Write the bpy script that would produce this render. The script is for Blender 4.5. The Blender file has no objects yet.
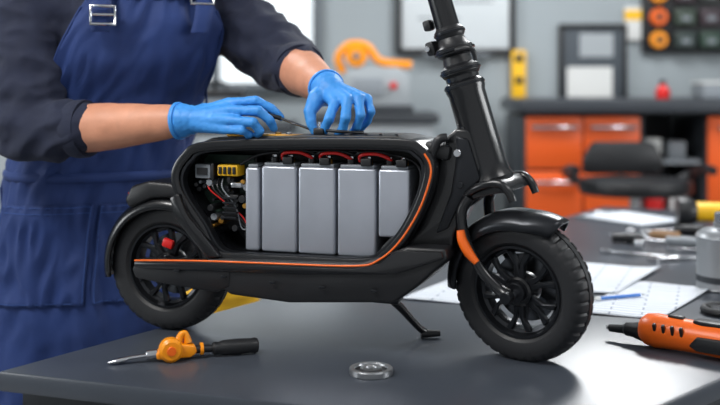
import bpy, bmesh, math, random
from mathutils import Vector, Matrix, noise
random.seed(3)
S=bpy.context.scene
TZ=0.85
def lin(c):
    c=c/255.0
    return c/12.92 if c<=0.04045 else ((c+0.055)/1.055)**2.4
def M(name,col,rough=.5,metal=0,bump=0,bscale=60,var=0,vscale=8,coat=0,emit=0,sheen=0,stretch=(1,1,1)):
    m=bpy.data.materials.new(name); m.use_nodes=True
    nt=m.node_tree; b=nt.nodes['Principled BSDF']
    c=[lin(x) for x in col]+[1]
    b.inputs['Base Color'].default_value=c
    b.inputs['Roughness'].default_value=rough
    b.inputs['Metallic'].default_value=metal
    b.inputs['Coat Weight'].default_value=coat
    b.inputs['Sheen Weight'].default_value=sheen
    if emit:
        b.inputs['Emission Color'].default_value=c; b.inputs['Emission Strength'].default_value=emit
    if bump or var:
        tc=nt.nodes.new('ShaderNodeTexCoord'); mp=nt.nodes.new('ShaderNodeMapping')
        mp.inputs['Scale'].default_value=stretch
        nt.links.new(tc.outputs['Object'],mp.inputs['Vector'])
    if bump:
        n=nt.nodes.new('ShaderNodeTexNoise'); n.inputs['Scale'].default_value=bscale; n.inputs['Detail'].default_value=4
        nt.links.new(mp.outputs[0],n.inputs['Vector'])
        bp=nt.nodes.new('ShaderNodeBump'); bp.inputs['Strength'].default_value=bump; bp.inputs['Distance'].default_value=.004
        nt.links.new(n.outputs['Fac'],bp.inputs['Height']); nt.links.new(bp.outputs[0],b.inputs['Normal'])
    if var:
        n=nt.nodes.new('ShaderNodeTexNoise'); n.inputs['Scale'].default_value=vscale; n.inputs['Detail'].default_value=5
        nt.links.new(mp.outputs[0],n.inputs['Vector'])
        r=nt.nodes.new('ShaderNodeValToRGB')
        r.color_ramp.elements[0].position=.3; r.color_ramp.elements[1].position=.7
        r.color_ramp.elements[0].color=[x*(1-var) for x in c[:3]]+[1]
        r.color_ramp.elements[1].color=[min(1,x*(1+var)) for x in c[:3]]+[1]
        nt.links.new(n.outputs['Fac'],r.inputs['Fac']); nt.links.new(r.outputs[0],b.inputs['Base Color'])
    return m

black=M('satin_black_paint',(17,18,21),.27,0,coat=.25)
blackm=M('matte_black_plastic',(24,25,28),.42)
gunm=M('dark_anodised',(40,42,46),.28,.6)
rubber=M('tyre_rubber',(27,28,31),.5,0,.05,200)
orange=M('orange_plastic',(240,104,20),.35)
yelor=M('amber_plastic',(246,150,12),.35)
silver=M('brushed_steel',(200,202,206),.25,1)
dsteel=M('tool_steel',(120,122,126),.25,1)
alu=M('battery_aluminium',(168,173,183),.33,.5,0.02,180,var=.05,vscale=12)
brass=M('brass',(200,150,70),.35,.9)
redm=M('red_plastic',(205,28,26),.35)
yellow=M('yellow_plastic',(240,186,26),.4)
white=M('white_plastic',(215,216,214),.5)
glove=M('nitrile_glove',(58,144,222),.5,0,.18,130,var=.07,vscale=25)
skin=M('skin',(204,142,112),.5,0,.12,260,var=.08,vscale=30)
shirt=M('navy_knit',(22,29,52),.85,0,.3,500,var=.12,vscale=20,sheen=.04)
apronm=M('apron_blue_twill',(24,50,106),.75,0,.25,600,var=.1,vscale=9,sheen=.03)
stitch=M('apron_stitch',(52,82,145),.8)
trous=M('dark_trousers',(32,35,45),.85,0,.2,300)
hair=M('brown_hair',(52,36,26),.6,0,.5,120)
leather=M('boot_leather',(40,30,25),.5)
tablem=M('slate_worktop',(62,67,75),.30,0,.03,260,var=.08,vscale=6)
tedge=M('worktop_edge',(38,41,46),.35)
steelp=M('grey_powder_coat',(128,134,140),.5)
pcb=M('circuit_green',(40,62,52),.5,0,.2,200,var=.4,vscale=60)

def fin(me,ang=35):
    for p in me.polygons: p.use_smooth=True
    try: me.set_sharp_from_angle(angle=math.radians(ang))
    except Exception: pass
def obj(name,me,mat,parent=None,mw=None):
    o=bpy.data.objects.new(name,me); S.collection.objects.link(o)
    if mat: me.materials.append(mat)
    if parent: o.parent=parent
    if mw is not None: o.matrix_local=mw
    return o
def root(name,loc=(0,0,0),rz=0,parent=None):
    e=bpy.data.objects.new(name,None); S.collection.objects.link(e)
    e.empty_display_size=.1; e.location=loc; e.rotation_euler=(0,0,rz)
    if parent: e.parent=parent
    return e
def mk(name,vs,fs,mat,parent=None,ang=35,mw=None):
    me=bpy.data.meshes.new(name); me.from_pydata([tuple(v) for v in vs],[],fs); me.validate()
    bm=bmesh.new(); bm.from_mesh(me); bmesh.ops.recalc_face_normals(bm,faces=bm.faces); bm.to_mesh(me); bm.free()
    fin(me,ang); return obj(name,me,mat,parent,mw)
def box(name,p,c,s,mat,bev=.003,rot=(0,0,0),seg=2):
    bm=bmesh.new(); bmesh.ops.create_cube(bm,size=1)
    for v in bm.verts: v.co=Vector((v.co.x*s[0],v.co.y*s[1],v.co.z*s[2]))
    if bev>0: bmesh.ops.bevel(bm,geom=bm.edges[:],offset=min(bev,min(s)*.45),segments=seg,profile=.5,affect='EDGES')
    me=bpy.data.meshes.new(name); bm.to_mesh(me); bm.free(); fin(me)
    mw=Matrix.Translation(c)@Matrix.Rotation(rot[2],4,'Z')@Matrix.Rotation(rot[1],4,'Y')@Matrix.Rotation(rot[0],4,'X')
    return obj(name,me,mat,p,mw)
def prism(name,p,out,h0,h1,mat,plane='xz',bev=.003,seg=2,ang=35):
    bm=bmesh.new()
    f=(lambda a,b,h:(a,h,b)) if plane=='xz' else (lambda a,b,h:(a,b,h))
    v0=[bm.verts.new(f(a,b,h0)) for a,b in out]; v1=[bm.verts.new(f(a,b,h1)) for a,b in out]
    n=len(out); bm.faces.new(v0); bm.faces.new(v1[::-1])
    for i in range(n): bm.faces.new((v0[i],v0[(i+1)%n],v1[(i+1)%n],v1[i]))
    bmesh.ops.recalc_face_normals(bm,faces=bm.faces)
    if bev>0: bmesh.ops.bevel(bm,geom=bm.edges[:],offset=bev,segments=seg,profile=.5,affect='EDGES',clamp_overlap=True)
    me=bpy.data.meshes.new(name); bm.to_mesh(me); bm.free(); fin(me,ang)
    return obj(name,me,mat,p)
def basis(d):
    d=Vector(d).normalized(); u=Vector((0,0,1)) if abs(d.z)<.9 else Vector((1,0,0))
    a=d.cross(u).normalized(); b=d.cross(a).normalized(); return a,b,d
def lathe(name,p,prof,o,axis,mat,seg=40,closed=False,ang=35,mod=None):
    a,b,d=basis(axis); o=Vector(o); vs=[];fs=[]; n=len(prof)
    for i in range(seg):
        t=2*math.pi*i/seg; r_=a*math.cos(t)+b*math.sin(t)
        for (r,h) in prof:
            if mod: r=mod(i,r,h)
            vs.append(o+r_*max(r,1e-5)+d*h)
    m=n if closed else n-1
    for i in range(seg):
        j=(i+1)%seg
        for k in range(m):
            l=(k+1)%n; fs.append((i*n+k,j*n+k,j*n+l,i*n+l))
    me=bpy.data.meshes.new(name); me.from_pydata(vs,[],fs)
    bm=bmesh.new(); bm.from_mesh(me); bmesh.ops.remove_doubles(bm,verts=bm.verts,dist=3e-5)
    bmesh.ops.recalc_face_normals(bm,faces=bm.faces); bm.to_mesh(me); bm.free(); fin(me,ang)
    return obj(name,me,mat,p)
def cyl(name,p,p0,p1,r0,mat,r1=None,seg=28,b=None):
    p0=Vector(p0);p1=Vector(p1);L=(p1-p0).length; r1=r0 if r1 is None else r1
    b=min(r0,r1,L)*.12 if b is None else b
    return lathe(name,p,[(0,0),(r0-b,0),(r0,b),(r1,L-b),(r1-b,L),(0,L)],p0,p1-p0,mat,seg)
def cr(pts,n=6,closed=False):
    pts=[Vector(q) for q in pts]; out=[]; N=len(pts)
    for i in range(N if closed else N-1):
        g=(lambda k:pts[k%N]) if closed else (lambda k:pts[max(0,min(N-1,k))])
        a,b,c,d=g(i-1),g(i),g(i+1),g(i+2)
        for j in range(n):
            t=j/n
            out.append(.5*((2*b)+(c-a)*t+(2*a-5*b+4*c-d)*t*t+(3*b-a-3*c+d)*t**3))
    if not closed: out.append(pts[-1])
    return out
def tube(name,p,pts,r,mat,seg=12,n=6,closed=False,flat=1.0,up=None):
    N=len(pts)
    rs=r if isinstance(r,(list,tuple)) else [r]*N
    P=cr(pts,n,closed) if n>1 else [Vector(q) for q in pts]
    R=cr([(x,0,0) for x in rs],n,closed) if n>1 else [Vector((x,0,0)) for x in rs]
    vs=[];fs=[];K=len(P); prev=None
    for i,q in enumerate(P):
        if closed: t=(P[(i+1)%K]-P[i-1])
        else: t=P[min(i+1,K-1)]-P[max(i-1,0)]
        t=t.normalized()
        if prev is None:
            a=Vector(up) if up else basis(t)[0]
        else: a=prev
        a=(a-t*a.dot(t)).normalized(); prev=a; b=t.cross(a)
        for j in range(seg):
            th=2*math.pi*j/seg
            vs.append(q+(a*math.cos(th)+b*math.sin(th)*flat)*R[i].x)
    for i in range(K if closed else K-1):
        k=(i+1)%K
        for j in range(seg):
            l=(j+1)%seg; fs.append((i*seg+j,i*seg+l,k*seg+l,k*seg+j))
    if not closed:
        fs.append(tuple(range(seg))); fs.append(tuple((K-1)*seg+j for j in range(seg))[::-1])
    return mk(name,vs,fs,mat,p,50)
def loop_frame(name,p,pts,hw,y0,y1,bv,mat,n=6,closed=True):
    P=[(q.x,q.y) for q in cr([(a,b,0) for a,b in pts],n,closed)]
    sec=[(-hw,y0+bv),(-hw+bv*.3,y0+bv*.3),(-hw+bv,y0),(hw-bv,y0),(hw-bv*.3,y0+bv*.3),(hw,y0+bv),(hw,y1-bv),(hw-bv,y1),(-hw+bv,y1),(-hw,y1-bv)]
    K=len(P); m=len(sec); vs=[];fs=[]
    for i in range(K):
        if closed: t=Vector(P[(i+1)%K])-Vector(P[i-1])
        else: t=Vector(P[min(i+1,K-1)])-Vector(P[max(i-1,0)])
        t.normalize(); nn=(-t.y,t.x)
        for s,y in sec: vs.append((P[i][0]+nn[0]*s,y,P[i][1]+nn[1]*s))
    for i in range(K if closed else K-1):
        k=(i+1)%K
        for j in range(m):
            l=(j+1)%m; fs.append((i*m+j,i*m+l,k*m+l,k*m+j))
    if not closed: fs.append(tuple(range(m))); fs.append(tuple((K-1)*m+j for j in range(m))[::-1])
    return mk(name,vs,fs,mat,p,40)
def arc_guard(name,p,c,R,hw,a0,a1,mat,drop=.02,th=.004,tipflare=0,n=30):
    vs=[];fs=[];m=13
    for i in range(n+1):
        f=i/n; a=math.radians(a0+(a1-a0)*f); Rr=R+tipflare*max(0,1-f*5)
        w=hw*(1-.25*max(0,1-f*6))
        for j in range(m):
            s=-1+2*j/(m-1); r=Rr-drop*abs(s)**3.5
            vs.append((c[0]+r*math.cos(a),c[1]+w*s,c[2]+r*math.sin(a)))
    for i in range(n):
        for j in range(m-1): fs.append((i*m+j,i*m+j+1,(i+1)*m+j+1,(i+1)*m+j))
    o=mk(name,vs,fs,mat,p,60); md=o.modifiers.new('s','SOLIDIFY'); md.thickness=th; md.offset=-1
    return o
def add_sphere(bm,c,r,sc=(1,1,1),rot=None,sub=3):
    mt=Matrix.Translation(c)@(rot.to_4x4() if rot else Matrix.Identity(4))@Matrix.Diagonal((sc[0]*r,sc[1]*r,sc[2]*r,1))
    bmesh.ops.create_icosphere(bm,subdivisions=sub,radius=1,matrix=mt)
def add_chain(bm,ch,seg=20):
    for i,(c,r) in enumerate(ch):
        add_sphere(bm,c,r)
        if i:
            a,ra=ch[i-1]; a=Vector(a); c=Vector(c); d=c-a
            if d.length<1e-4: continue
            q=d.to_track_quat('Z','Y').to_matrix().to_4x4()
            bmesh.ops.create_cone(bm,cap_ends=True,segments=seg,radius1=ra,radius2=r,depth=d.length,matrix=Matrix.Translation((a+c)/2)@q)
def add_loft(bm,rings):
    V=[[bm.verts.new(q) for q in r] for r in rings]
    n=len(V[0])
    for i in range(len(V)-1):
        for j in range(n): bm.faces.new((V[i][j],V[i][(j+1)%n],V[i+1][(j+1)%n],V[i+1][j]))
    bm.faces.new(V[0][::-1]); bm.faces.new(V[-1])
def blob(name,p,build,voxel,mat,it=6,post=None):
    bm=bmesh.new(); build(bm)
    me=bpy.data.meshes.new(name+'_src'); bm.to_mesh(me); bm.free()
    o=bpy.data.objects.new(name+'_src',me); S.collection.objects.link(o)
    md=o.modifiers.new('r','REMESH'); md.mode='VOXEL'; md.voxel_size=voxel; md.use_smooth_shade=True
    dg=bpy.context.evaluated_depsgraph_get(); ev=o.evaluated_get(dg)
    me2=bpy.data.meshes.new_from_object(ev,depsgraph=dg); bpy.data.objects.remove(o); me2.name=name
    bm=bmesh.new(); bm.from_mesh(me2)
    for _ in range(it): bmesh.ops.smooth_vert(bm,verts=bm.verts,factor=.5,use_axis_x=True,use_axis_y=True,use_axis_z=True)
    bm.normal_update()
    if post:
        for v in bm.verts: v.co=v.co+post(v.co,v.normal)
    bm.to_mesh(me2); bm.free(); me2.materials.clear()
    for q in me2.polygons: q.use_smooth=True
    return obj(name,me2,mat,p)

# ================= ROOM =================
wallm=M('wall_paint_grey',(152,160,164),.8,0,.05,40,var=.05,vscale=1.5)
floorm=M('concrete_floor',(128,130,132),.45,0,.1,30,var=.12,vscale=3)
ceilm=M('ceiling_white',(215,217,218),.9)
def plane_box(n,c,s,m): return box(n,None,c,s,m,0)
plane_box('floor',(0,2.4,-.05),(9,9,.1),floorm)
plane_box('wall_back',(0,6.1,1.6),(9,.2,3.2),wallm)
plane_box('wall_left',(-4.4,2.4,1.6),(.2,9,3.2),wallm)
plane_box('wall_right',(4.4,2.4,1.6),(.2,9,3.2),wallm)
plane_box('ceiling',(0,2.4,3.25),(9,9,.1),ceilm)
box('baseboard_back',None,(0,5.99,.06),(8.6,.02,.12),M('baseboard_dark',(70,72,75),.6),.003)
lampm=M('led_diffuser',(245,248,255),.5,emit=2.0)
for k,(x,y) in enumerate([(-1.4,.8),(1.4,.8),(-1.4,4.2),(1.4,4.2)]):
    r=root('ceiling_light',(x,y,3.2)); box('housing',r,(0,0,-.03),(1.25,.65,.06),white,.005); box('diffuser',r,(0,0,-.066),(1.18,.58,.012),lampm,.002)
winl=M('window_daylight',(225,232,235),.4,emit=.75)
frm=M('window_frame_grey',(95,102,108),.5)
w=root('window_1',(-.86,5.99,1.78))
box('pane',w,(0,-.005,0),(1.2,.01,.9),winl,0)
for x in (-.6,.0,.6): box('mullion',w,(x,-.03,0),(.045,.05,.95),frm,.004)
for z in (-.46,.46): box('rail',w,(0,-.03,z),(1.25,.05,.05),frm,.004)
for nm,x,sg in(('added_glow_window_left',-4.29,1),('added_glow_window_right',4.29,-1)):  # unseen side windows with glowing panes, added for rim light and reflections
    w=root(nm,(x,1.6,1.75)); box('pane',w,(0,0,0),(.01,2.2,1.2),winl,0)
    for y in(-1.1,-.37,.37,1.1): box('mullion',w,(sg*.03,y,0),(.05,.045,1.25),frm,.004)
    for z in(-.61,.61): box('rail',w,(sg*.03,0,z),(.05,2.25,.05),frm,.004)
w=root('whiteboard',(.57,5.99,1.93)); box('panel',w,(0,-.012,0),(.66,.02,.76),M('whiteboard_face',(208,214,217),.3),.002)
for x in (-.34,.34): box('frame',w,(x,-.02,0),(.035,.04,.83),blackm,.004)
for z in (-.40,.40): box('frame',w,(0,-.02,z),(.70,.04,.035),blackm,.004)
box('pen_tray',w,(0,-.05,-.42),(.4,.06,.015),steelp,.003)
for x,z,ww in((-.1,.2,.3),(-.05,.1,.35),(-.15,0,.2),(.1,-.1,.25),(-.1,-.2,.25)): box('written_line',w,(x,-.024,z),(ww,.002,.012),steelp,0)
w=root('notice_board',(1.39,5.99,1.45)); box('panel',w,(0,-.012,0),(.36,.02,.44),M('board_dark',(70,77,84),.7),.002)
for x in (-.19,.19): box('frame',w,(x,-.02,0),(.025,.04,.49),blackm,.004)
for z in (-.235,.235): box('frame',w,(0,-.02,z),(.40,.04,.025),blackm,.004)
box('notice_sheet',w,(-.02,-.026,-.10),(.27,.003,.18),white,0); box('notice_sheet',w,(.02,-.026,.12),(.2,.003,.14),M('grey_notice',(160,166,170),.7),0)
w=root('wall_tool_rack',(2.08,5.99,1.80)); box('backboard',w,(0,-.02,0),(.80,.03,.56),blackm,.004)
for i in range(5):
    for j in range(4):
        x=-.31+i*.15; z=-.2+j*.135
        if i==0:
            cyl('tape_roll',w,(x+.0,-.035,z),(x,-.085,z),.05,yelor if j%2==0 else orange); cyl('tape_core',w,(x,-.084,z),(x,-.09,z),.022,blackm)
        else:
            box('small_bin',w,(x,-.07,z),(.12,.07,.095),M('bin_grey%d%d'%(i,j),(48+8*((i*j)%3),52+8*((i+j)%3),58),.5),.006)
            box('bin_label',w,(x,-.107,z-.01),(.05,.002,.025),steelp,0)
w=root('wall_sign',(1.63,5.985,1.7)); box('plate',w,(0,-.01,0),(.1,.01,.2),white,.002); box('stripe',w,(0,-.017,.05),(.1,.004,.06),yellow,0)
w=root('spirit_level',(.945,5.98,1.36)); box('body',w,(0,-.02,0),(.085,.035,.36),yellow,.006)
for z in(-.13,0,.13): box('vial_window',w,(0,-.04,z),(.05,.008,.04),blackm,.002)
cyl('wall_hook',w,(0,.006,.16),(0,-.05,.16),.008,silver)
cab=root('workshop_cabinet',(0,5.2,0)); cor=M('cabinet_orange',(228,92,30),.42,0,.03,60); cdk=M('cabinet_dark',(45,49,54),.5)
box('countertop',cab,(1.85,.30,1.225),(2.05,.75,.07),M('counter_dark',(50,54,60),.4),.008)
box('drawer_carcass',cab,(1.16,.33,.62),(.62,.62,1.10),cdk,.006)
for z0,z1 in((.90,1.17),(.62,.885),(.34,.605),(.09,.325)):
    for x0,x1 in((.865,1.155),(1.165,1.455)):
        box('drawer_front',cab,((x0+x1)/2,.005,(z0+z1)/2),(x1-x0,.03,z1-z0),cor,.006)
        zc=z1-.055
        tube('handle',cab,[(x0+.03,-.005,zc),(x0+.03,-.035,zc),(x1-.03,-.035,zc),(x1-.03,-.005,zc)],.011,silver,8,1)
box('open_bay_side',cab,(1.47,.33,.62),(.02,.62,1.1),cdk,0); box('open_bay_back',cab,(1.63,.6,.62),(.34,.02,1.1),cdk,0)
for z in(.35,.65,.93): box('open_bay_shelf',cab,(1.63,.33,z),(.32,.58,.02),steelp,.002)
for x,z,s,m in((1.55,1.0,.10,white),(1.68,.99,.09,steelp),(1.56,.71,.1,redm),(1.69,.72,.11,white)): box('stored_box',cab,(x,.15,z),(.09,.12,s),m,.005)
box('drawer_carcass',cab,(2.33,.33,.62),(1.05,.62,1.10),cdk,.006)
for z0,z1 in((.72,1.17),(.09,.705)):
    for x0,x1 in((1.81,2.32),(2.33,2.84)):
        box('door_front',cab,((x0+x1)/2,.005,(z0+z1)/2),(x1-x0,.03,z1-z0),cor,.006)
        tube('handle',cab,[(x0+.05,-.005,z1-.06),(x0+.05,-.035,z1-.06),(x1-.05,-.035,z1-.06),(x1-.05,-.005,z1-.06)],.009,silver,8,1)
box('plinth',cab,(1.85,.35,.04),(1.95,.55,.08),blackm,.003)
w=root('spray_bottle',(1.62,5.35,1.261)); lathe('bottle',w,[(0,0),(.035,0),(.038,.01),(.038,.045),(.02,.065),(.016,.075),(0,.075)],(0,0,0),(0,0,1),redm); cyl('cap',w,(0,0,.075),(0,0,.10),.017,blackm)
w=root('parts_box',(1.98,5.42,1.261)); box('tray',w,(0,0,.04),(.3,.2,.08),steelp,.006); box('lid',w,(0,0,.086),(.31,.21,.012),white,.003)
w=root('parts_box',(2.4,5.42,1.261)); box('tray',w,(0,0,.06),(.3,.2,.12),white,.006); box('lid',w,(0,0,.126),(.31,.21,.012),steelp,.003)
mc=root('machine_cabinet',(.08,5.3,0)); lg=M('light_grey_cabinet',(152,158,162),.5)
box('body',mc,(0,.25,.58),(.62,.5,1.10),lg,.01); box('top',mc,(0,.25,1.155),(.68,.55,.05),cdk,.008); box('base',mc,(0,.25,.02),(.56,.45,.04),cdk,0)
for z in(.3,.62,.94): box('drawer_face',mc,(0,-.005,z),(.56,.015,.28),steelp,.005); box('drawer_pull',mc,(0,-.02,z+.09),(.2,.02,.015),silver,.003)
dp=root('bench_grinder',(.08,5.5,1.181))
box('base',dp,(0,0,.02),(.42,.26,.04),cdk,.008)
prism('housing',dp,[(-.17,.04),(.19,.04),(.19,.20),(.13,.25),(-.12,.25),(-.17,.20)],-.10,.10,lg,bev=.012)
tube('guard_arm',dp,[(-.17,-.06,.22),(-.20,-.06,.30),(-.14,-.06,.37),(-.04,-.06,.36),(.03,-.06,.28),(.2,-.06,.26)],.024,yelor,10)
cyl('wheel',dp,(-.1,-.11,.31),(-.1,-.01,.31),.06,yelor); cyl('wheel_hub',dp,(-.1,-.125,.31),(-.1,-.105,.31),.02,silver)
cyl('knob',dp,(.1,-.10,.15),(.1,-.13,.15),.02,redm); box('panel',dp,(-.04,-.105,.14),(.16,.012,.1),steelp,.003)
lc=root('storage_cabinet',(-1.35,5.35,0)); box('carcass',lc,(0,.3,.55),(1.9,.55,1.06),lg,.01); box('worktop',lc,(0,.3,1.1),(1.96,.6,.05),cdk,.006)
for i in range(4): box('door_front',lc,(-.70+i*.467,.015,.57),(.45,.02,.96),lg,.005); box('pull',lc,(-.52+i*.467,-.005,.8),(.015,.02,.16),silver,.003)
w=root('toolbox',(-.85,5.55,1.126)); box('case',w,(0,0,.07),(.4,.2,.14),M('toolbox_grey',(110,118,125),.5),.012); box('lid',w,(0,0,.16),(.41,.21,.05),blackm,.01); tube('handle',w,[(-.1,0,.18),(-.09,0,.22),(.09,0,.22),(.1,0,.18)],.01,blackm,8)
yb=root('yellow_waste_bin',(-.52,3.25,0)); 
lathe('tub',yb,[(0,0),(.15,0),(.16,.01),(.195,.68),(.205,.68),(.205,.71),(.18,.71),(.15,.02),(0,.02)],(0,0,0),(0,0,1),yellow,40)
tube('handle',yb,[(-.2,0,.66),(-.235,-.02,.60),(-.235,.02,.60),(-.2,0,.66)],.008,blackm,8)
st=root('workshop_stool',(1.28,4.65,0))
prism('seat',st,[(.24*math.cos(a)*(1.1),.22*math.sin(a)) for a in [i*math.pi/10 for i in range(20)]],.83,.90,blackm,'xy',.02)
prism('backrest',st,[(-.19,.9),(.19,.9),(.2,.97),(.15,1.06),(-.15,1.06),(-.2,.97)],.2,.25,blackm,bev=.02)
tube('backrest_arm',st,[(0,.1,.84),(0,.26,.84),(0,.27,.98)],.014,silver,8)
tube('armrest',st,[(-.24,.12,.88),(-.30,.1,.92),(-.31,-.05,.95),(-.31,-.15,.95)],.022,blackm,8); tube('armrest',st,[(.24,.12,.88),(.30,.1,.92),(.31,-.05,.95),(.31,-.15,.95)],.022,blackm,8)
cyl('column',st,(0,0,.1),(0,0,.83),.028,silver)
lathe('foot_ring',st,[(.17+.01*math.cos(a),.01*math.sin(a)) for a in [i*math.pi/4 for i in range(8)]],(0,0,.4),(0,0,1),silver,32,True)
for i in range(5):
    a=i*2*math.pi/5; c_,s_=math.cos(a),math.sin(a)
    tube('leg',st,[(0,0,.11),(.15*c_,.15*s_,.10),(.30*c_,.30*s_,.055)],[.025,.02,.014],blackm,8)
    cyl('caster',st,(.30*c_-.015*s_,.30*s_+.015*c_,.027),(.30*c_+.015*s_,.30*s_-.015*c_,.027),.027,rubber)
    if i<4: 
        tube('ring_spoke',st,[(0.0,0,.4),(.17*c_,.17*s_,.4)],.006,silver,6,1)

# ================= WORKBENCH =================
tb=root('workbench',(0,0,0))
out=[(-.625,1.728),(.322,1.409),(2.35,3.37),(.98,4.02)]
prism('worktop',tb,out,TZ-.035,TZ,tablem,'xy',.004)
def inset(o,d):
    c=Vector((sum(q[0] for q in o)/4,sum(q[1] for q in o)/4))
    return [tuple(Vector(q)+(c-Vector(q)).normalized()*d) for q in o]
i1=inset(out,.04); prism('apron_frame',tb,i1,TZ-.10,TZ-.036,tedge,'xy',.003)
for x,y in inset(out,.12):
    box('leg',tb,(x,y,(TZ-.1)/2),(.07,.07,TZ-.1),steelp,.005,(0,0,.7)); box('foot_plate',tb,(x,y,.006),(.11,.11,.012),cdk,.002,(0,0,.7))

# ================= SCOOTER =================
sc=root('electric_scooter',(-.382,2.033,TZ),math.atan2(-.324,.946))
def wheel(p,c,fork,pre):
    cx,cy,cz=c
    pr=[(.080,-.022),(.090,-.030),(.104,-.0325),(.114,-.031),(.1210,-.0275),(.1250,-.0235),(.1285,-.0155),(.1300,-.0095),(.1266,-.0090),(.1266,-.0060),(.1302,-.0055),(.1304,0)]
    pr=pr+[(r,-y) for r,y in pr[-2::-1]]
    def md(i,r,h):
        if r>.1205 and abs(h)>.0085:
            k=(i+(2 if h>0 else 0))%5
            return r-.0026 if k==0 else r
        return r
    lathe(pre+'tyre',p,pr,c,(0,1,0),rubber,200,True,24,md)
    rim=[(.083,-.023),(.083,.023),(.079,.024),(.076,.015),(.070,.012),(.070,-.012),(.076,-.015),(.079,-.024)]
    lathe(pre+'rim',p,rim,c,(0,1,0),gunm,64,True)
    lathe(pre+'rim_lip',p,[(.0815,-.0245),(.0835,-.0275),(.0795,-.0275),(.0785,-.0245)],c,(0,1,0),gunm,64,True)
    cyl(pre+'hub',p,(cx,-.026+cy,cz),(cx,.026+cy,cz),.027,black,seg=40)
    cyl(pre+'hub_cap',p,(cx,-.034+cy,cz),(cx,-.026+cy,cz),.018,gunm)
    cyl(pre+'axle',p,(cx,-fork+cy,cz),(cx,fork+cy,cz),.007,silver)
    for i in range(6):
        a=math.radians(60*i+12)
        for sgn in(-1,1):
            o_=[]
            for r,t in((.022,-.30+sgn*.15),(.022,.30+sgn*.15),(.050,.06+sgn*.13),(.074,.08+sgn*.26),(.074,-.08+sgn*.26),(.050,-.09+sgn*.13)):
                o_.append((cx+r*math.cos(a+t),cz+r*math.sin(a+t)))
            prism(pre+'spoke',p,o_,cy-.018,cy-.006,gunm,bev=.0015,seg=1)
    lathe(pre+'brake_disc',p,[(.03,.014),(.062,.014),(.062,.017),(.03,.017)],c,(0,1,0),dsteel,48,True)
wheel(sc,(0,0,.13),.075,'rear_')
for i in range(8):
    a=i*math.pi/4
    cyl('rear_hub_bolt',sc,(.020*math.cos(a),-.027,.13+.020*math.sin(a)),(.020*math.cos(a),-.03,.13+.02*math.sin(a)),.0025,silver,seg=8)
box('rear_brake_caliper',sc,(.012,-.036,.178),(.024,.012,.018),redm,.004,(0,.3,0))
loop=[(.135,.168),(.098,.222),(.056,.278),(.045,.318),(.066,.354),(.112,.376),(.31,.386),(.50,.388),(.541,.377),(.558,.350),(.548,.298),(.516,.232),(.478,.188),(.437,.168),(.30,.164),(.20,.163)]
loop_frame('body_shell',sc,loop,.0095,-.070,.070,.004,black)
loop_frame('body_shell_inner_lip',sc,[(x+(.31-x)*.05,z+(.27-z)*.08) for x,z in loop],.003,-.066,-.045,.001,gunm)
P=cr([(a,b,0) for a,b in loop],4,True)
prism('body_back_panel',sc,[(q.x,q.y) for q in P],.052,.064,blackm,bev=0)
prism('top_lid',sc,[(.085,.377),(.12,.392),(.31,.400),(.49,.402),(.53,.394),(.535,.383),(.31,.391),(.12,.381)],-.058,.066,blackm,bev=.003)
tube('orange_pinstripe',sc,[(-.034,-.087,.150),(.10,-.087,.157),(.25,-.087,.161),(.42,-.086,.166),(.466,-.083,.178),(.505,-.0765,.213),(.54,-.0725,.270),(.560,-.0725,.325),(.561,-.0725,.352),(.550,-.0725,.372)],.0019,orange,8)
prism('deck_tray',sc,[(.12,.162),(.43,.170),(.475,.186),(.52,.205),(.590,.205),(.594,.185),(.54,.135),(.497,.103),(.29,.088),(.17,.095),(.13,.115)],-.080,.080,blackm,bev=.006,seg=3)
prism('deck_side_trim',sc,[(-.036,.146),(.10,.152),(.42,.160),(.47,.173),(.50,.198),(.585,.200),(.588,.188),(.50,.155),(.30,.143),(.0,.134),(-.036,.136)],-.086,-.079,black,bev=.002)
for y0,y1 in((-.082,-.046),(.046,.082)):
    prism('rear_swing_arm',sc,[(-.036,.150),(-.044,.13),(-.036,.114),(.03,.106),(.14,.098),(.17,.11),(.17,.158)],y0,y1,blackm,bev=.005)
    prism('rear_stay',sc,[(.060,.285),(.078,.245),(.15,.165),(.12,.160),(.05,.235),(.038,.275)],y0,y1,black,bev=.006)
for k in range(5): box('deck_screw_boss',sc,(.06+.1*k,-.087,.135-.005*k if k<3 else .123),(.012,.003,.005),gunm,.001)
arc_guard('rear_fender',sc,(0,0,.13),.146,.050,30,192,black,.028,.005)
prism('tail_light_housing',sc,[(-.075,.245),(-.085,.262),(-.07,.290),(-.03,.302),(.02,.300),(.05,.285),(.04,.270),(-.02,.268)],-.045,.045,blackm,bev=.008,seg=3)
box('tail_light',sc,(-.083,0,.268),(.012,.05,.018),redm,.004)
prism('neck_strut',sc,[(.575,.395),(.600,.418),(.628,.415),(.660,.325),(.648,.295),(.618,.270),(.596,.222),(.592,.192),(.49,.190),(.53,.235),(.556,.300),(.566,.35)],-.034,.034,black,bev=.007,seg=3)
prism('neck_side_plate',sc,[(.600,.402),(.622,.398),(.645,.325),(.61,.29),(.585,.235),(.562,.225),(.59,.30),(.598,.35)],-.040,.040,gunm,bev=.004)
box('neck_bridge',sc,(.565,0,.375),(.05,.09,.028),blackm,.008,(0,.2,0))
cyl('neck_bolt',sc,(.603,-.045,.372),(.603,-.038,.372),.007,silver); cyl('neck_bolt',sc,(.608,-.045,.315),(.608,-.038,.315),.006,gunm)
tube('fold_latch',sc,[(.585,-.045,.40),(.570,-.050,.395),(.558,-.052,.365),(.565,-.05,.345)],[.008,.008,.006,.004],blackm,8)
tube('kickstand',sc,[(.455,.0,.100),(.475,.03,.07),(.500,.08,.02),(.515,.096,.008)],[.009,.008,.007,.008],black,10)
tube('kickstand_foot',sc,[(.50,.085,.009),(.535,.100,.009)],[.009,.006],rubber,8,1)
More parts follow.
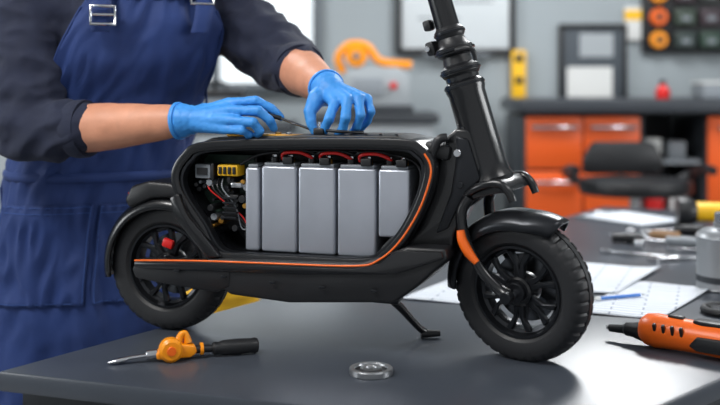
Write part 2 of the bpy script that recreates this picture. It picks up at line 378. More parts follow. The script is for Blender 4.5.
box('kickstand_bracket',sc,(.46,0,.096),(.05,.04,.02),gunm,.003)
for k,(x0,x1) in enumerate([(.187,.216),(.221,.293),(.297,.371),(.376,.451),(.456,.516)]):
    zt=.340 if k else .336
    zb=.176 if k<4 else .215
    box('battery_cell',sc,((x0+x1)/2,.0,(zt+zb)/2),(x1-x0,.10,zt-zb),alu,.005,seg=3)
    box('battery_cap',sc,((x0+x1)/2,.0,zt+.003),(x1-x0-.008,.09,.006),steelp,.002)
    if k:
        for t in(.28,.74):
            xx=x0+(x1-x0)*t
            cyl('terminal',sc,(xx,-.030,zt+.005),(xx,-.030,zt+.016),.008,blackm if t<.5 else brass,seg=16)
            cyl('terminal_nut',sc,(xx,-.030,zt+.016),(xx,-.030,zt+.021),.005,silver,seg=6)
for k in range(3):
    x=.26+k*.078
    tube('red_cable',sc,[(x,-.035,.352),(x+.005,-.045,.364),(x+.035,-.047,.367),(x+.055,-.04,.360),(x+.062,-.03,.352)],.0032,redm,8)
    tube('black_cable',sc,[(x-.02,-.02,.355),(x,-.038,.368),(x+.04,-.03,.370),(x+.07,-.02,.358)],.003,blackm,8)
for x in (.275,.350,.432,.50): box('busbar_clip',sc,(x,-.045,.351),(.02,.012,.014),blackm,.002)
tube('main_harness',sc,[(.17,-.035,.34),(.22,-.03,.362),(.33,-.025,.368),(.45,-.025,.368),(.525,-.035,.35),(.530,-.035,.30),(.50,-.035,.25)],.003,blackm,8)
box('foam_pad',sc,(.485,-.02,.20),(.05,.06,.03),blackm,.006,(0,-.8,0))
box('controller_board',sc,(.125,.01,.29),(.11,.006,.13),pcb,.001)
box('controller_base',sc,(.125,.025,.28),(.12,.03,.15),blackm,.004)
box('connector_block',sc,(.147,-.028,.328),(.044,.035,.022),yellow,.003)
for i in range(4): box('connector_pin_slot',sc,(.132+.010*i,-.047,.328),(.006,.004,.014),blackm,.001)
box('relay',sc,(.093,-.028,.325),(.034,.035,.028),steelp,.003); box('relay_label',sc,(.093,-.047,.325),(.022,.003,.014),blackm,0)
box('relay',sc,(.115,-.028,.325),(.006,.038,.032),blackm,.002)
box('usb_port',sc,(.165,-.035,.300),(.022,.02,.010),silver,.002)
box('heat_sink',sc,(.150,-.02,.255),(.030,.03,.05),blackm,.002)
for i in range(5): box('heat_sink_fin',sc,(.150,-.038,.236+.0095*i),(.030,.010,.004),gunm,.001)
random.seed(5)
mats=[blackm,silver,blackm,brass,gunm,steelp,blackm,blackm]
for i in range(34):
    x=random.uniform(.075,.182); z=random.uniform(.20,.312)
    if z<.335-1.35*(x-.02): continue
    r=random.uniform(.003,.008)
    cyl('capacitor',sc,(x,.012,z),(x,random.uniform(-.045,-.02),z),r,mats[i%8],seg=14)
for i in range(4):
    x=.1+.010*i
    tube('signal_wire',sc,[(x,-.03,.310),(x+.004,-.040,.292),(x+.03,-.036,.270-.004*i),(.170,-.03,.240-.008*i),(.185,-.03,.215)],.0014,[redm,blackm,blackm,steelp][i],6)
for x,m in((.165,brass),(.185,silver),(.205,brass),(.25,brass),(.272,silver)):
    cyl('top_terminal',sc,(x,-.035,.392),(x,-.035,.404),.006,m,seg=12)
box('top_terminal_plate',sc,(.22,-.03,.397),(.15,.03,.006),brass,.002)
box('top_connector',sc,(.332,-.025,.406),(.022,.022,.014),blackm,.004); cyl('top_connector_pin',sc,(.332,-.025,.412),(.332,-.025,.424),.004,silver,seg=12)
tube('top_lead',sc,[(.338,-.02,.408),(.36,-.035,.408),(.39,-.03,.406),(.41,.0,.404)],.003,blackm,8)
for x in(.40,.43,.46,.49): cyl('lid_rivet',sc,(x,-.045,.401),(x,-.045,.405),.004,gunm,seg=10)

fa=root('steering_assembly',parent=sc)
fa.matrix_local=Matrix.Translation((.658,0,.3216))@Matrix.Rotation(-.2887,4,'Y')@Matrix.Rotation(math.radians(-17),4,'Z')
lathe('lower_stem',fa,[(0,-.012),(.030,-.012),(.038,-.006),(.041,.004),(.037,.014),(.0350,.03),(.0345,.165),(.037,.172),(.037,.185),(.031,.19),(.031,.205),(0,.205)],(0,0,0),(0,0,1),black,48)
lathe('stem_collar',fa,[(0,.198),(.032,.198),(.036,.203),(.036,.214),(.028,.220),(.026,.235),(.034,.240),(.035,.252),(.028,.258),(.0245,.27),(.028,.275),(.028,.285),(.022,.292),(0,.292)],(0,0,0),(0,0,1),blackm,48)
for z in (.180,.208,.246,.28): lathe('collar_ring',fa,[(.0345,z-.003),(.0385,z-.002),(.0385,z+.002),(.0345,z+.003)] if z<.26 else [(.027,z-.003),(.030,z-.002),(.030,z+.002),(.027,z+.003)],(0,0,0),(0,0,1),gunm,40,True)
lathe('upper_stem',fa,[(0,.28),(.0225,.28),(.0215,.40),(.0205,.80),(0,.80)],(0,0,0),(0,0,1),black,40)
tube('clamp_lever',fa,[(.02,-.028,.243),(.045,-.03,.240),(.052,-.028,.232),(.05,-.025,.215)],[.006,.006,.005,.004],blackm,8)
box('clamp_bolt_block',fa,(-.036,-.010,.262),(.018,.028,.026),blackm,.004)
box('clamp_bolt_block',fa,(-.031,-.012,.305),(.016,.020,.02),blackm,.004)
cyl('clamp_bolt',fa,(-.038,-.03,.262),(-.038,.012,.262),.005,silver)
tube('handlebar',fa,[(-.03,-.26,.80),(0,-.12,.80),(0,0,.80),(0,.12,.80),(-.03,.26,.80)],.014,black,12)
for s in(-1,1):
    tube('grip',fa,[(-.015,s*.17,.80),(-.03,s*.27,.80)],.018,rubber,12,1)
    tube('brake_lever',fa,[(.005,s*.13,.795),(.04,s*.17,.785),(.035,s*.25,.78)],.005,silver,8)
cyl('display_pod',fa,(0,0,.80),(.0,0,.835),.03,blackm)
wc=(-.002,0,-.202)
wheel(fa,wc,.060,'front_')
prism('fork_crown',fa,[(-.050,-.030),(-.048,-.012),(-.03,0.000),(.035,.000),(.046,-.012),(.050,-.028),(.03,-.024),(-.02,-.024)],-.048,.048,black,bev=.006,seg=3)
for s in(-1,1):
    tube('fork_leg',fa,[(-.030,s*.044,-.018),(-.050,s*.052,-.040),(-.057,s*.054,-.085),(-.042,s*.055,-.145),(-.018,s*.055,-.186),(-.002,s*.055,-.202)],[.011,.0105,.0105,.010,.011,.014],black,14,up=(0,1,0))
    tube('crown_arm',fa,[(-.035,s*.044,-.012),(.0,s*.050,-.004),(.035,s*.047,-.006),(.050,s*.046,-.022),(.054,s*.046,-.044)],[.009,.008,.008,.008,.007],black,10)
    cyl('axle_nut',fa,(-.002,s*.054,-.202),(-.002,s*.072,-.202),.011,gunm,seg=20)
    tube('fork_reflector',fa,[(-.055,s*.0635,-.070),(-.056,s*.0655,-.088),(-.050,s*.066,-.112),(-.040,s*.0655,-.132)],[.007,.009,.009,.006],orange,12)
arc_guard('front_fender',fa,wc,.146,.046,40,166,gunm,.030,.005,tipflare=.012)

sd=root('precision_screwdriver',(-.158,1.925,1.283))
cyl('handle',sd,(-.045,.005,.012),(.006,-.0005,-.003),.0045,blackm,seg=16); cyl('blade',sd,(0,0,-.001),(.088,-.003,-.033),.0026,dsteel,seg=12)

# ================= MECHANIC =================
me_=root('mechanic',(0,0,0))
yaw=math.radians(23); SV=Vector((math.cos(yaw),math.sin(yaw),0)); FV=Vector((math.sin(yaw),-math.cos(yaw),0))
TR=[(.45,-.66,2.36,.20,.15),(.70,-.655,2.36,.20,.145),(.88,-.65,2.36,.198,.14),(1.0,-.64,2.36,.192,.135),(1.1,-.625,2.35,.182,.13),(1.2,-.60,2.335,.182,.13),(1.3,-.565,2.31,.19,.135),(1.4,-.53,2.29,.198,.14),(1.48,-.505,2.28,.195,.13),(1.54,-.495,2.275,.165,.105),(1.585,-.49,2.27,.10,.08)]
def tor(z):
    z=max(TR[0][0],min(TR[-1][0],z))
    for a,b in zip(TR,TR[1:]):
        if a[0]<=z<=b[0]:
            f=(z-a[0])/(b[0]-a[0]); f=f*f*(3-2*f)*.5+f*.5
            return [a[i]+(b[i]-a[i])*f for i in range(1,5)]
def tp(z,phi,off):
    cx,cy,rx,ry=tor(z); n=2.4
    s,c=math.sin(phi),math.cos(phi)
    k=(abs(s)**n+abs(c)**n)**(-1/n)
    return Vector((cx,cy,z))+SV*((rx+off)*s*k)+FV*((ry+off)*c*k)
SR=(-.73,2.19,1.495); ER=(-.69,2.10,1.243); WR=Vector((-.335,1.97,1.275))
SL=(-.315,2.35,1.510); EL=(-.175,2.25,1.402); WL=Vector((-.060,1.97,1.334))
def lp(a,b,f): return tuple(Vector(a)+(Vector(b)-Vector(a))*f)
CR=lp(ER,WR,.33); CL=lp(EL,WL,.36)
def bs(bm):
    add_loft(bm,[[tp(z,2*math.pi*j/48,0) for j in range(48)] for z in [.93+.655*i/24 for i in range(25)]])
    add_chain(bm,[((-.60,2.24,1.47),.085),(SR,.084),(lp(SR,ER,.35),.078),(lp(SR,ER,.75),.074),((ER[0]-.012,ER[1]+.01,ER[2]+.008),.074),(ER,.068),(lp(ER,WR,.16),.064),(CR,.058)])
    add_chain(bm,[((-.41,2.31,1.48),.085),(SL,.086),(lp(SL,EL,.4),.082),(lp(SL,EL,.8),.076),(EL,.073),(lp(EL,WL,.2),.066),(CL,.058)])
    add_chain(bm,[((-.49,2.27,1.56),.075),((-.485,2.262,1.60),.066)])
def fold(co,n):
    a=noise.noise(Vector((co.x*11,co.y*11,co.z*24))); b=noise.noise(Vector((co.x*26+5,co.y*22,co.z*30)))
    return n*((.5-abs(a)*2)*.009+(.4-abs(b)*1.6)*.004)
blob('shirt',me_,bs,.006,shirt,4,fold)
def cuff(nm,c,d,r,m,w=.016,th=.004):
    d=Vector(d).normalized()
    lathe(nm,me_,[(r-.004,-w),(r+th*.6,-w),(r+th,-w*.5),(r+th,w*.5),(r+th*.6,w),(r-.006,w)],c,d,m,40,True,50)
cuff('sleeve_cuff',CR,WR-Vector(ER),.056,shirt); cuff('sleeve_cuff',CL,WL-Vector(EL),.055,shirt)
def arm(nm,E,W,f0,flat):
    def b(bm): add_chain(bm,[(lp(E,W,f0-.1),.044),(lp(E,W,f0+.05),.051),(lp(E,W,.5),.049),(lp(E,W,.7),.042),(lp(E,W,.88),.034),(tuple(W),.028)])
    blob(nm,me_,b,.004,skin,5,lambda co,n:n*(noise.noise(co*30)*.0015))
arm('forearm',ER,WR,.28,1); arm('forearm',EL,WL,.34,1)
def hand(nm,W,dirn,fingers,thumb,radii,cf=.018):
    W=Vector(W)
    def b(bm):
        w0=W-Vector(dirn)*cf
        add_chain(bm,[(tuple(w0),.0345),(tuple(W),.030)])
        q=lambda t:tuple(W+Vector(t)*.01)
        for f,rr in zip(fingers,radii):
            mc=Vector(f[0])
            add_chain(bm,[(tuple(W+mc*.001),.024),(tuple(W+mc*.005),.0170),(q(f[0]),.0122*rr)])
            add_chain(bm,[(q(f[0]),.0115*rr),(lp(q(f[0]),q(f[1]),.5),.0096*rr),(q(f[1]),.0102*rr),(lp(q(f[1]),q(f[2]),.5),.0085*rr),(q(f[2]),.0090*rr),(q(f[3]),.0074*rr)])
        for a,c in zip(fingers,fingers[1:]):
            m0=(Vector(a[0])+Vector(c[0]))/2
            add_chain(bm,[(tuple(W+m0*.004),.018),(tuple(W+m0*.0095),.0095)])
        add_chain(bm,[(tuple(W+Vector(thumb[0])*.003),.022),(q(thumb[0]),.0185),(q(thumb[1]),.0122),(q(thumb[2]),.0102),(q(thumb[3]),.0082)])
    def post(co,n):
        a=noise.noise(co*70); c=noise.noise(Vector((co.x*150,co.y*60,co.z*150)))
        return n*((.4-abs(a))*.0009+c*.0004)
    blob(nm,me_,b,.0019,glove,3,post)
RF=[[(8.0,-2,3.3),(13.4,-4,3.9),(16.4,-4,2.4),(18.2,-3.7,.7)],
    [(8.6,-4.5,2.0),(14.2,-6.5,2.0),(16.3,-6.3,.2),(17.0,-5.5,-1.4)],
    [(8.4,-5.5,.2),(13.2,-7.8,-.1),(14.5,-7,-1.8),(13.9,-5.5,-2.7)],
    [(7.6,-5.2,-1.5),(11.1,-7.2,-1.7),(12.4,-6.2,-2.5),(11.8,-4.5,-2.9)]]
RT=[(2.5,2.6,1.5),(7.8,3.2,2.2),(12.8,1.8,1.6),(16.4,-1.6,.8)]
hand('gloved_hand',WR,(WR-Vector(ER)).normalized(),RF,RT,[1,1.02,.97,.86])
LF=[[(1.2,-5.5,-2.4),(0.1,-7.8,-5.4),(-.8,-7,-7.4),(-1.5,-5.3,-8.8)],
    [(3.5,-6.3,-1.8),(3.3,-8.8,-5.1),(2.7,-7.9,-7.3),(1.6,-5.9,-8.8)],
    [(5.7,-5.5,-1.6),(6.1,-7.8,-4.7),(5.4,-6.9,-6.9),(4.3,-4.7,-8.4)],
    [(7.4,-3.7,-1.7),(8.1,-5.6,-4.1),(7.5,-4.5,-5.9),(6.3,-2.7,-7.4)]]
LT=[(-2.4,-1.7,-1.6),(-3.7,-3.6,-4.1),(-3.4,-4.4,-6.3),(-2.7,-4.6,-8.0)]
hand('gloved_hand',WL,(WL-Vector(EL)).normalized(),LF,LT,[1,1.02,.97,.86],.014)
cuff('glove_cuff',tuple(WR-(WR-Vector(ER)).normalized()*.024),WR-Vector(ER),.0355,glove,.004,.0024)
cuff('glove_cuff',tuple(WL-(WL-Vector(EL)).normalized()*.020),WL-Vector(EL),.0355,glove,.004,.0024)
ZT=1.535
def amax(z):
    if z<1.18: return math.radians(100)
    if z<1.36:
        f=(z-1.18)/.18; f=f*f*(3-2*f); return math.radians(100-50*f)
    return math.radians(50-6*(z-1.36)/.15)
def aoff(z,phi):
    down=max(0,min(1,(1.05-z)/.5))
    f=.014+down*(.016+.014*math.sin(phi*6.5+z*2)+.006*math.sin(phi*13+1-z*5))
    q=Vector((phi*2.2,z*5,3)); f+=.014*(noise.noise(q)+.3)+.009*(.5-abs(noise.noise(Vector((phi*5+z*7,z*9-phi*4,1))))*2)
    return f
def asurf(z,phi,e=0): return tp(z,phi,aoff(z,phi)+e)
def sheet(nm,zs,ph,e,mat,th):
    vs=[];fs=[];nz=len(zs);n=61
    for z in zs:
        a0,a1=ph(z)
        for j in range(n): vs.append(asurf(z,a0+(a1-a0)*j/(n-1),e))
    for i in range(nz-1):
        for j in range(n-1): fs.append((i*n+j,i*n+j+1,(i+1)*n+j+1,(i+1)*n+j))
    o=mk(nm,vs,fs,mat,me_,70); md=o.modifiers.new('s','SOLIDIFY'); md.thickness=th; md.offset=0; return o
sheet('apron',[.42+(ZT-.42)*i/100 for i in range(101)],lambda z:(-amax(z),amax(z)),0,apronm,.003)
rd=math.radians
sheet('apron_pocket',[.86+.22*i/24 for i in range(25)],lambda z:(rd(-66),rd(-6)),.006,apronm,.003)
sheet('apron_pocket',[.86+.22*i/24 for i in range(25)],lambda z:(rd(-2),rd(58)),.006,apronm,.003)
def seam(pts): tube('apron_stitching',me_,[asurf(z,rd(a),.0085) for z,a in pts],.0009,stitch,5,2)
for a0,a1 in((-65,-7),(-1,57)):
    seam([(1.075,a0+(a1-a0)*k/12) for k in range(13)]); seam([(1.062,a0+(a1-a0)*k/12) for k in range(13)])
    seam([(1.075-.21*k/8,a0) for k in range(9)]); seam([(1.075-.21*k/8,a1) for k in range(9)]); seam([(.865,a0+(a1-a0)*k/12) for k in range(13)])
def seam2(pts,e=.003): tube('apron_hem',me_,[asurf(z,a,e) for z,a in pts],.003,apronm,6,2)
seam2([(z,-amax(z)+.01) for z in [.43+.045*k for k in range(25)]]); seam2([(z,amax(z)-.01) for z in [.43+.045*k for k in range(25)]]); seam2([(ZT-.003,rd(-42+84*k/12)) for k in range(13)])
tube('apron_waist_tie',me_,[tp(1.14,rd(a),.022) for a in range(-180,180,12)],.006,apronm,8,2,True,flat=1.8)
def ribbon(nm,pts,w,mat,th=.004):
    P=cr(pts,6); vs=[];fs=[]
    for q in P: vs+= [q-SV*w,q-SV*w*.33,q+SV*w*.33,q+SV*w]
    for i in range(len(P)-1):
        for j in range(3): fs.append((i*4+j,i*4+j+1,i*4+j+5,i*4+j+4))
    o=mk(nm,vs,fs,mat,me_,60); md=o.modifiers.new('s','SOLIDIFY'); md.thickness=th; md.offset=0
for s in(-1,1):
    pts=[]
    for z,fw,so in((1.455,.172,.105),(1.495,.162,.108),(1.545,.130,.11),(1.588,.070,.11),(1.60,.0,.11),(1.585,-.07,.105),(1.50,-.145,.09),(1.35,-.160,.06),(1.15,-.155,.02)):
        cx,cy,_,_=tor(z); pts.append(Vector((cx,cy,z))+SV*(s*so)+FV*fw)
    ribbon('apron_strap',pts,.019,apronm)
    b0=Vector(pts[1])+FV*.010+Vector((0,0,-.005 if s<0 else .045)); 
    if s>0: b0-=FV*.022
    tube('strap_buckle',me_,[b0-SV*.025+Vector((0,0,.018)),b0+SV*.025+Vector((0,0,.018)),b0+SV*.025-Vector((0,0,.020))+FV*.004,b0-SV*.025-Vector((0,0,.020))+FV*.004],.0040,silver,8,1,True)
    tube('strap_buckle_bar',me_,[b0-SV*.024,b0+SV*.024],.0032,silver,8,1)
hipc=Vector((-.65,2.36,0))
def bt(bm):
    add_chain(bm,[(tuple(hipc-SV*.06+Vector((0,0,.93))),.125),(tuple(hipc+SV*.06+Vector((0,0,.93))),.125)])
    for s in(-1,1):
        add_chain(bm,[(tuple(hipc+SV*.085*s+Vector((0,0,.88))),.105),(tuple(hipc+SV*.11*s+FV*.03+Vector((0,0,.50))),.075),(tuple(hipc+SV*.12*s+Vector((0,0,.10))),.056)])
blob('trousers',me_,bt,.012,trous,5,fold)
for s in(-1,1):
    q=hipc+SV*.12*s
    def bo(bm):
        rm=Matrix.Rotation(math.atan2(FV.y,FV.x),3,'Z')
        add_sphere(bm,tuple(q+FV*.10+Vector((0,0,.05))),1,(.11,.05,.045),rm); add_sphere(bm,tuple(q+Vector((0,0,.055))),1,(.06,.045,.05),rm); add_chain(bm,[(tuple(q+Vector((0,0,.06))),.047),(tuple(q+Vector((0,0,.14))),.05)])
    blob('boot',me_,bo,.006,leather,4,lambda co,n:Vector((0,0,max(0,.004-co.z))))
HC=Vector((-.455,2.20,1.745)); ht=math.radians(28)
HX=SV.copy(); HF=(FV*math.cos(ht)-Vector((0,0,math.sin(ht)))); HU=HX.cross(-HF) 
if HU.z<0: HU=-HU
HR=Matrix((HX,-HF,HU)).transposed()
hp=lambda a,b,c:tuple(HC+HX*a+HF*b+HU*c)
def bh(bm):
    add_chain(bm,[((-.49,2.275,1.55),.062),(hp(0,-.02,-.07),.056)])
    add_sphere(bm,hp(0,-.01,.02),1,(.075,.095,.095),HR); add_sphere(bm,hp(0,.025,-.045),1,(.058,.065,.068),HR); add_sphere(bm,hp(0,.062,-.095),1,(.026,.022,.018),HR)
    add_chain(bm,[(hp(0,.083,.01),.009),(hp(0,.104,-.025),.0135)]); add_sphere(bm,hp(.0,.098,-.03),1,(.018,.012,.01),HR)
    add_sphere(bm,hp(0,.082,-.062),1,(.026,.012,.006),HR); add_sphere(bm,hp(0,.08,-.073),1,(.022,.012,.006),HR)
    for s in(-1,1):
        add_sphere(bm,hp(.032*s,.076,.025),1,(.022,.012,.006),HR); add_sphere(bm,hp(.038*s,.068,-.025),1,(.02,.018,.018),HR)
        add_sphere(bm,hp(.078*s,-.01,-.01),1,(.008,.018,.030),HR)
blob('head',me_,bh,.004,skin,3)
eyew=M('eye_white',(235,232,228),.2)
for s in(-1,1):
    lathe('eye',me_,[(.0135*math.sin(a),-.0135*math.cos(a)) for a in [i*math.pi/10 for i in range(11)]],hp(.031*s,.071,.008),tuple(HF),eyew,16)
    lathe('iris',me_,[(0,.0005),(.005,0),(.006,-.003)],hp(.031*s,.0845,.006),tuple(HF),hair,16)
def bhair(bm):
    add_sphere(bm,hp(0,-.022,.04),1,(.083,.095,.088),HR); add_sphere(bm,hp(0,-.06,-.02),1,(.068,.055,.06),HR); add_sphere(bm,hp(0,.04,.09),1,(.06,.04,.025),HR)
blob('hair',me_,bhair,.005,hair,3,lambda co,n:n*(noise.noise(co*60)*.004))

# ================= OBJECTS ON THE BENCH =================
rt=root('ratchet_screwdriver',(-.317,1.806,TZ),math.atan2(.078,.25))
tube('flat_bit',rt,[(-.135,0,.004),(-.122,0,.006),(-.105,0,.008),(-.095,0,.010),(-.045,0,.013)],[.0025,.0070,.0070,.0055,.0055],silver,12,flat=.6,up=(0,1,0))
cyl('bit_collar',rt,(-.068,0,.012),(-.048,0,.013),.0085,silver,seg=20)
prism('head_body',rt,[(-.050,.004),(-.052,.016),(-.035,.028),(-.012,.030),(.018,.026),(.022,.012),(.010,.004)],-.012,.012,yelor,bev=.004,seg=3)
cyl('head_knob',rt,(-.026,-.026,.022),(-.026,.000,.022),.021,yelor,seg=32,b=.005); cyl('knob_core',rt,(-.026,-.029,.022),(-.026,-.025,.022),.008,orange)
tube('trigger_fin',rt,[(-.012,.0,.028),(-.006,.0,.044),(.002,.0,.046),(.006,.0,.030)],[.008,.006,.005,.008],yelor,10)
cyl('neck',rt,(.018,0,.016),(.06,0,.015),.0075,blackm,r1=.0065); cyl('neck_ring',rt,(.028,0,.016),(.034,0,.016),.011,yelor)
lathe('handle',rt,[(0,0),(.009,0),(.012,.004),(.011,.012),(.0135,.02),(.0145,.045),(.0135,.07),(.0145,.078),(.013,.083),(.010,.085),(0,.085)],(.050,0,.0148),(1,0,0),blackm,24,mod=lambda i,r,h:(r*.93 if i%4==0 and .02<h<.075 else r))
bg=root('steel_ball_bearing',(.019,1.712,TZ))
brt=M('bearing_steel',(165,167,170),.3,.9)
lathe('outer_race',bg,[(.028,0),(.036,0),(.0375,.002),(.0375,.010),(.036,.0115),(.029,.0115),(.028,.010)],(0,0,.0),(0,0,1),brt,48,True)
lathe('inner_race',bg,[(.010,0),(.0185,0),(.0185,.011),(.017,.0115),(.011,.0115),(.010,.010)],(0,0,0),(0,0,1),brt,48,True)
lathe('dust_shield',bg,[(.018,.0065),(.0285,.0065),(.0285,.0075),(.018,.0075)],(0,0,0),(0,0,1),gunm,48,True)
lathe('race_hub',bg,[(0,.002),(.0105,.002),(.0105,.006),(0,.006)],(0,0,0),(0,0,1),gunm,32)
ps=root('cordless_screwdriver',(.485,1.945,TZ),math.atan2(-.135,.16))
cyl('bit',ps,(-.005,0,.022),(.03,0,.024),.0035,silver); cyl('bit_holder',ps,(.0,0,.022),(.04,0,.025),.007,blackm,r1=.009)
lathe('chuck',ps,[(0,0),(.008,0),(.013,.006),(.014,.02),(.019,.04),(.020,.05),(0,.05)],(.03,0,.026),(1,0,0),blackm,28)
lathe('body',ps,[(0,0),(.021,0),(.029,.010),(.032,.03),(.030,.07),(.0295,.12),(.031,.16),(.032,.20),(.028,.22),(0,.22)],(.068,0,.0325),(1,0,0),orange,36)
for x in(.105,.122,.139,.156): box('vent_slot',ps,(x,-.0285,.042),(.006,.008,.022),blackm,.002,(.4,0,0))
prism('grip_pad',ps,[(.17,-.012),(.185,-.016),(.25,-.016),(.262,-.010),(.262,.010),(.25,.014),(.185,.014),(.17,.008)],.057,.0655,blackm,'xy',.003)
prism('side_grip',ps,[(.17,.022),(.185,.040),(.265,.042),(.28,.026),(.265,.014),(.185,.014)],-.0335,-.02,blackm,bev=.003)
box('switch',ps,(.135,0,.063),(.03,.014,.008),blackm,.003)
cyl('end_cap',ps,(.282,0,.0325),(.308,0,.0325),.025,blackm)
cn=root('lubricant_can',(.880,2.42,TZ))
lathe('can',cn,[(0,0),(.062,0),(.065,.004),(.063,.008),(.063,.122),(.066,.126),(.062,.134),(.047,.144),(.024,.150),(.024,.160),(0,.160)],(0,0,0),(0,0,1),M('grey_tin',(150,154,158),.35,.4),48)
cyl('cap',cn,(0,0,.159),(0,0,.185),.021,silver); lathe('label_band',cn,[(.0632,.02),(.0638,.02),(.0638,.035),(.0632,.035)],(0,0,0),(0,0,1),cdk,48,True)
w=root('rubber_ring',(.79,2.16,TZ)); lathe('ring',w,[(.045+.008*math.cos(a),.008+.008*math.sin(a)) for a in [i*math.pi/5 for i in range(10)]],(0,0,0),(0,0,1),rubber,40,True); lathe('hub',w,[(0,0),(.03,0),(.03,.012),(0,.014)],(0,0,0),(0,0,1),gunm,32)
tr=root('yellow_torch',(1.10,3.46,TZ),-.15)
lathe('barrel',tr,[(0,.04),(.034,.04),(.034,.30),(.030,.31),(0,.31)],(0,0,.052),(1,0,0),yellow,32); lathe('head_rim',tr,[(0,-.005),(.050,-.005),(.052,0),(.052,.03),(.040,.055),(.036,.06),(0,.06)],(0,0,.052),(1,0,0),blackm,32)
for x in(.2,): lathe('band',tr,[(.033,x),(.036,x),(.036,x+.02),(.033,x+.02)],(0,0,.052),(1,0,0),blackm,32,True)
def papermat(nm):
    m=M(nm,(228,232,236),.7); nt=m.node_tree; b=nt.nodes['Principled BSDF']
    tc=nt.nodes.new('ShaderNodeTexCoord'); mp=nt.nodes.new('ShaderNodeMapping')
    br=nt.nodes.new('ShaderNodeTexBrick'); br.inputs['Scale'].default_value=12; br.inputs['Mortar Size'].default_value=.03; br.inputs['Brick Width'].default_value=1.6; br.inputs['Row Height'].default_value=.28
    br.inputs['Color1'].default_value=(.72,.75,.79,1); br.inputs['Color2'].default_value=(.66,.70,.75,1); br.inputs['Mortar'].default_value=(.3,.34,.42,1)
    nt.links.new(tc.outputs['Object'],mp.inputs[0]); nt.links.new(mp.outputs[0],br.inputs['Vector']); nt.links.new(br.outputs['Color'],b.inputs['Base Color']); return m
pm=papermat('printed_paper')
def sheetp(nm,corn,h,curl=.006):
    c=Vector((sum(q[0] for q in corn)/4,sum(q[1] for q in corn)/4,TZ+h)); ex=Vector((corn[1][0]-corn[0][0],corn[1][1]-corn[0][1],0)); a=math.atan2(ex.y,ex.x)
    r=root(nm,c,a); Rm=Matrix.Rotation(-a,3,'Z'); C=[Rm@(Vector((q[0],q[1],TZ+h))-c) for q in corn]
    vs=[];fs=[];n=13
    for i in range(n):
        for j in range(n):
            u,v=i/(n-1),j/(n-1); q=(C[0]*(1-u)+C[1]*u)*(1-v)+(C[3]*(1-u)+C[2]*u)*v
            q=q+Vector((0,0,.0015+curl*max(0,(u-.75)*4)**2*max(0,v-.2)+.001*math.sin(u*7)))
            vs.append(q)
    for i in range(n-1):
        for j in range(n-1): fs.append((i*n+j,(i+1)*n+j,(i+1)*n+j+1,i*n+j+1))
    o=mk('page',vs,fs,pm,r,80); md=o.modifiers.new('s','SOLIDIFY'); md.thickness=.0006; md.offset=1
    return r
sheetp('paper_sheet',[(.46,2.16),(.63,2.10),(.86,2.42),(.68,2.50)],.001)
sheetp('paper_sheet',[(.40,2.42),(.60,2.34),(.80,2.66),(.60,2.74)],.004)
sheetp('paper_sheet',[(.09,2.30),(.30,2.22),(.46,2.46),(.24,2.55)],.001)
bn=root('blue_pen',(.60,2.29,TZ+.009),.35); cyl('barrel',bn,(-.06,0,.0),(.05,0,.0),.004,M('pen_blue',(60,120,200),.4),seg=12); cyl('tip',bn,(.05,0,0),(.062,0,0),.0035,silver,r1=.001,seg=12); cyl('cap',bn,(-.072,0,0),(-.058,0,0),.0045,white,seg=12)
cb=root('clipboard',(.98,3.62,TZ),.55); box('board',cb,(0,0,.004),(.24,.33,.006),M('clipboard_board',(110,116,122),.5),.002); box('sheet',cb,(0,-.01,.009),(.22,.29,.003),pm,0); box('clip',cb,(0,.15,.013),(.09,.03,.012),silver,.003)
def wrench(x,y,rz,L,nm='combination_wrench',m=silver):
    r=root(nm,(x,y,TZ),rz); h=L/2
    prism('shaft',r,[(-h+.018,-.006),(h-.018,-.008),(h-.018,.008),(-h+.018,.006)],.003,.011,m,'xy',.002)
    lathe('ring_end',r,[(.009,0),(.017,0),(.018,.004),(.017,.012),(.009,.012)],(-h,0,0.0005),(0,0,1),m,28,True)
    prism('open_end',r,[(h-.026,-.008),(h-.012,-.022),(h+.012,-.021),(h+.016,-.011),(h-.004,-.010),(h-.006,.004),(h+.012,.007),(h+.008,.019),(h-.014,.020),(h-.026,.008)],.001,.013,m,'xy',.002)
wrench(.80,2.86,-.6,.20); wrench(.90,2.80,.2,.17); wrench(1.02,2.93,-.25,.2)
def driver(x,y,rz,hm,L=.2):
    r=root('screwdriver',(x,y,TZ),rz)
    lathe('handle',r,[(0,0),(.012,0),(.016,.006),(.014,.02),(.017,.05),(.016,.08),(.010,.095),(0,.095)],(0,0,.0175),(1,0,0),hm,20,mod=lambda i,r_,h:(r_*.92 if i%4==0 else r_)); cyl('shaft',r,(.09,0,.0165),(L,0,.006),.0038,silver,seg=12)
wood=M('wooden_handle',(140,105,70),.5,var=.15,vscale=20,stretch=(1,6,6))
driver(.78,3.10,-.2,blackm); driver(1.0,3.12,2.7,wood,.22); driver(.93,3.04,-.5,steelp); driver(1.12,2.80,2.4,wood,.18); driver(1.12,3.25,2.9,blackm,.2)
pl=root('pliers',(1.10,3.06,TZ),.3)
for s in(-1,1):
    tube('handle',pl,[(0,0,.012),(.04,s*.018,.012),(.10,s*.022,.012),(.14,s*.014,.012)],[.007,.008,.008,.007],blackm if s<0 else redm,10); tube('jaw',pl,[(0,0,.012),(-.02,-s*.010,.012),(-.05,-s*.003,.012)],[.009,.009,.003],silver,10)
cyl('pivot',pl,(0,0,.004),(0,0,.022),.008,silver)
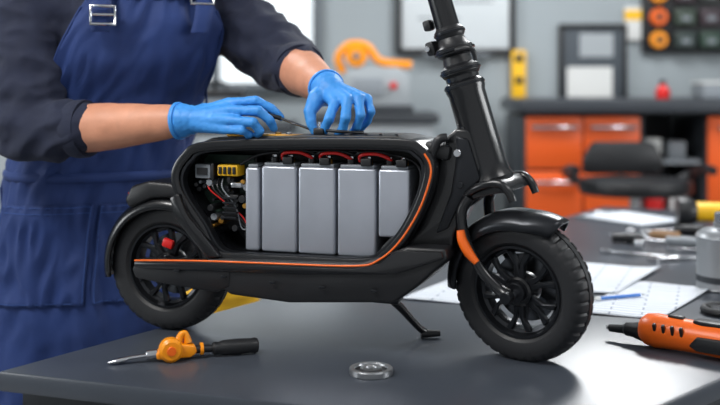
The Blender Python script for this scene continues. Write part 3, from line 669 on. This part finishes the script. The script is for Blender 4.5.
for k,(x,y) in enumerate([(.83,2.98),(.87,3.22),(.98,2.74),(1.07,2.68)]):
    r=root('hex_socket',(x,y,TZ)); lathe('socket',r,[(.007,0),(.013,0),(.014,.002),(.014,.028),(.013,.03),(.008,.03),(.007,.02)],(0,0,0),(0,0,1),silver,24,True); cyl('core',r,(0,0,0),(0,0,.018),.0075,gunm)

# ================= LIGHT / CAMERA =================
def area(nm,loc,tgt,sx,sy,pw,col=(1,1,1)):
    l=bpy.data.lights.new(nm,'AREA'); l.shape='RECTANGLE'; l.size=sx; l.size_y=sy; l.energy=pw; l.color=col
    o=bpy.data.objects.new(nm,l); S.collection.objects.link(o); o.location=loc
    o.rotation_euler=(Vector(tgt)-Vector(loc)).to_track_quat('-Z','Y').to_euler(); return o
area('light_panel_front_left',(-1.4,.8,3.10),(-.2,2.0,1),1.2,.6,78,(1,.98,.95))
area('light_panel_front_right',(1.4,.8,3.10),(.2,2.0,1),1.2,.6,18,(1,.98,.96))
area('light_panel_back_left',(-1.4,4.2,3.10),(-.8,4.0,1),1.2,.6,62,(.97,.99,1))
area('light_panel_back_right',(1.4,4.2,3.10),(1.0,4.0,1),1.2,.6,85,(.97,.99,1))
area('added_rim_light_left',(-4.2,1.6,1.75),(0,2.0,1.1),2.2,1.2,50,(.95,.98,1))  # added area light at the left wall, gives the rim highlights
area('added_rim_light_right',(4.2,1.6,1.75),(0,2.0,1.1),2.2,1.2,75,(.97,.99,1))  # added counterpart from the right wall, rim on the other side
wd=bpy.data.worlds.new('workshop_ambient'); S.world=wd; wd.use_nodes=True
wd.node_tree.nodes['Background'].inputs[0].default_value=(.92,.96,1,1); wd.node_tree.nodes['Background'].inputs[1].default_value=.5
cam=bpy.data.cameras.new('camera'); co=bpy.data.objects.new('camera',cam); S.collection.objects.link(co)
co.location=(0,0,1.35); co.rotation_euler=(math.radians(90),0,0); cam.lens=50; cam.sensor_width=36; cam.shift_y=-120.5/720
cam.dof.use_dof=True; cam.dof.focus_distance=1.88; cam.dof.aperture_fstop=2.0; cam.clip_start=.05
S.camera=co
S.view_settings.view_transform='Standard'
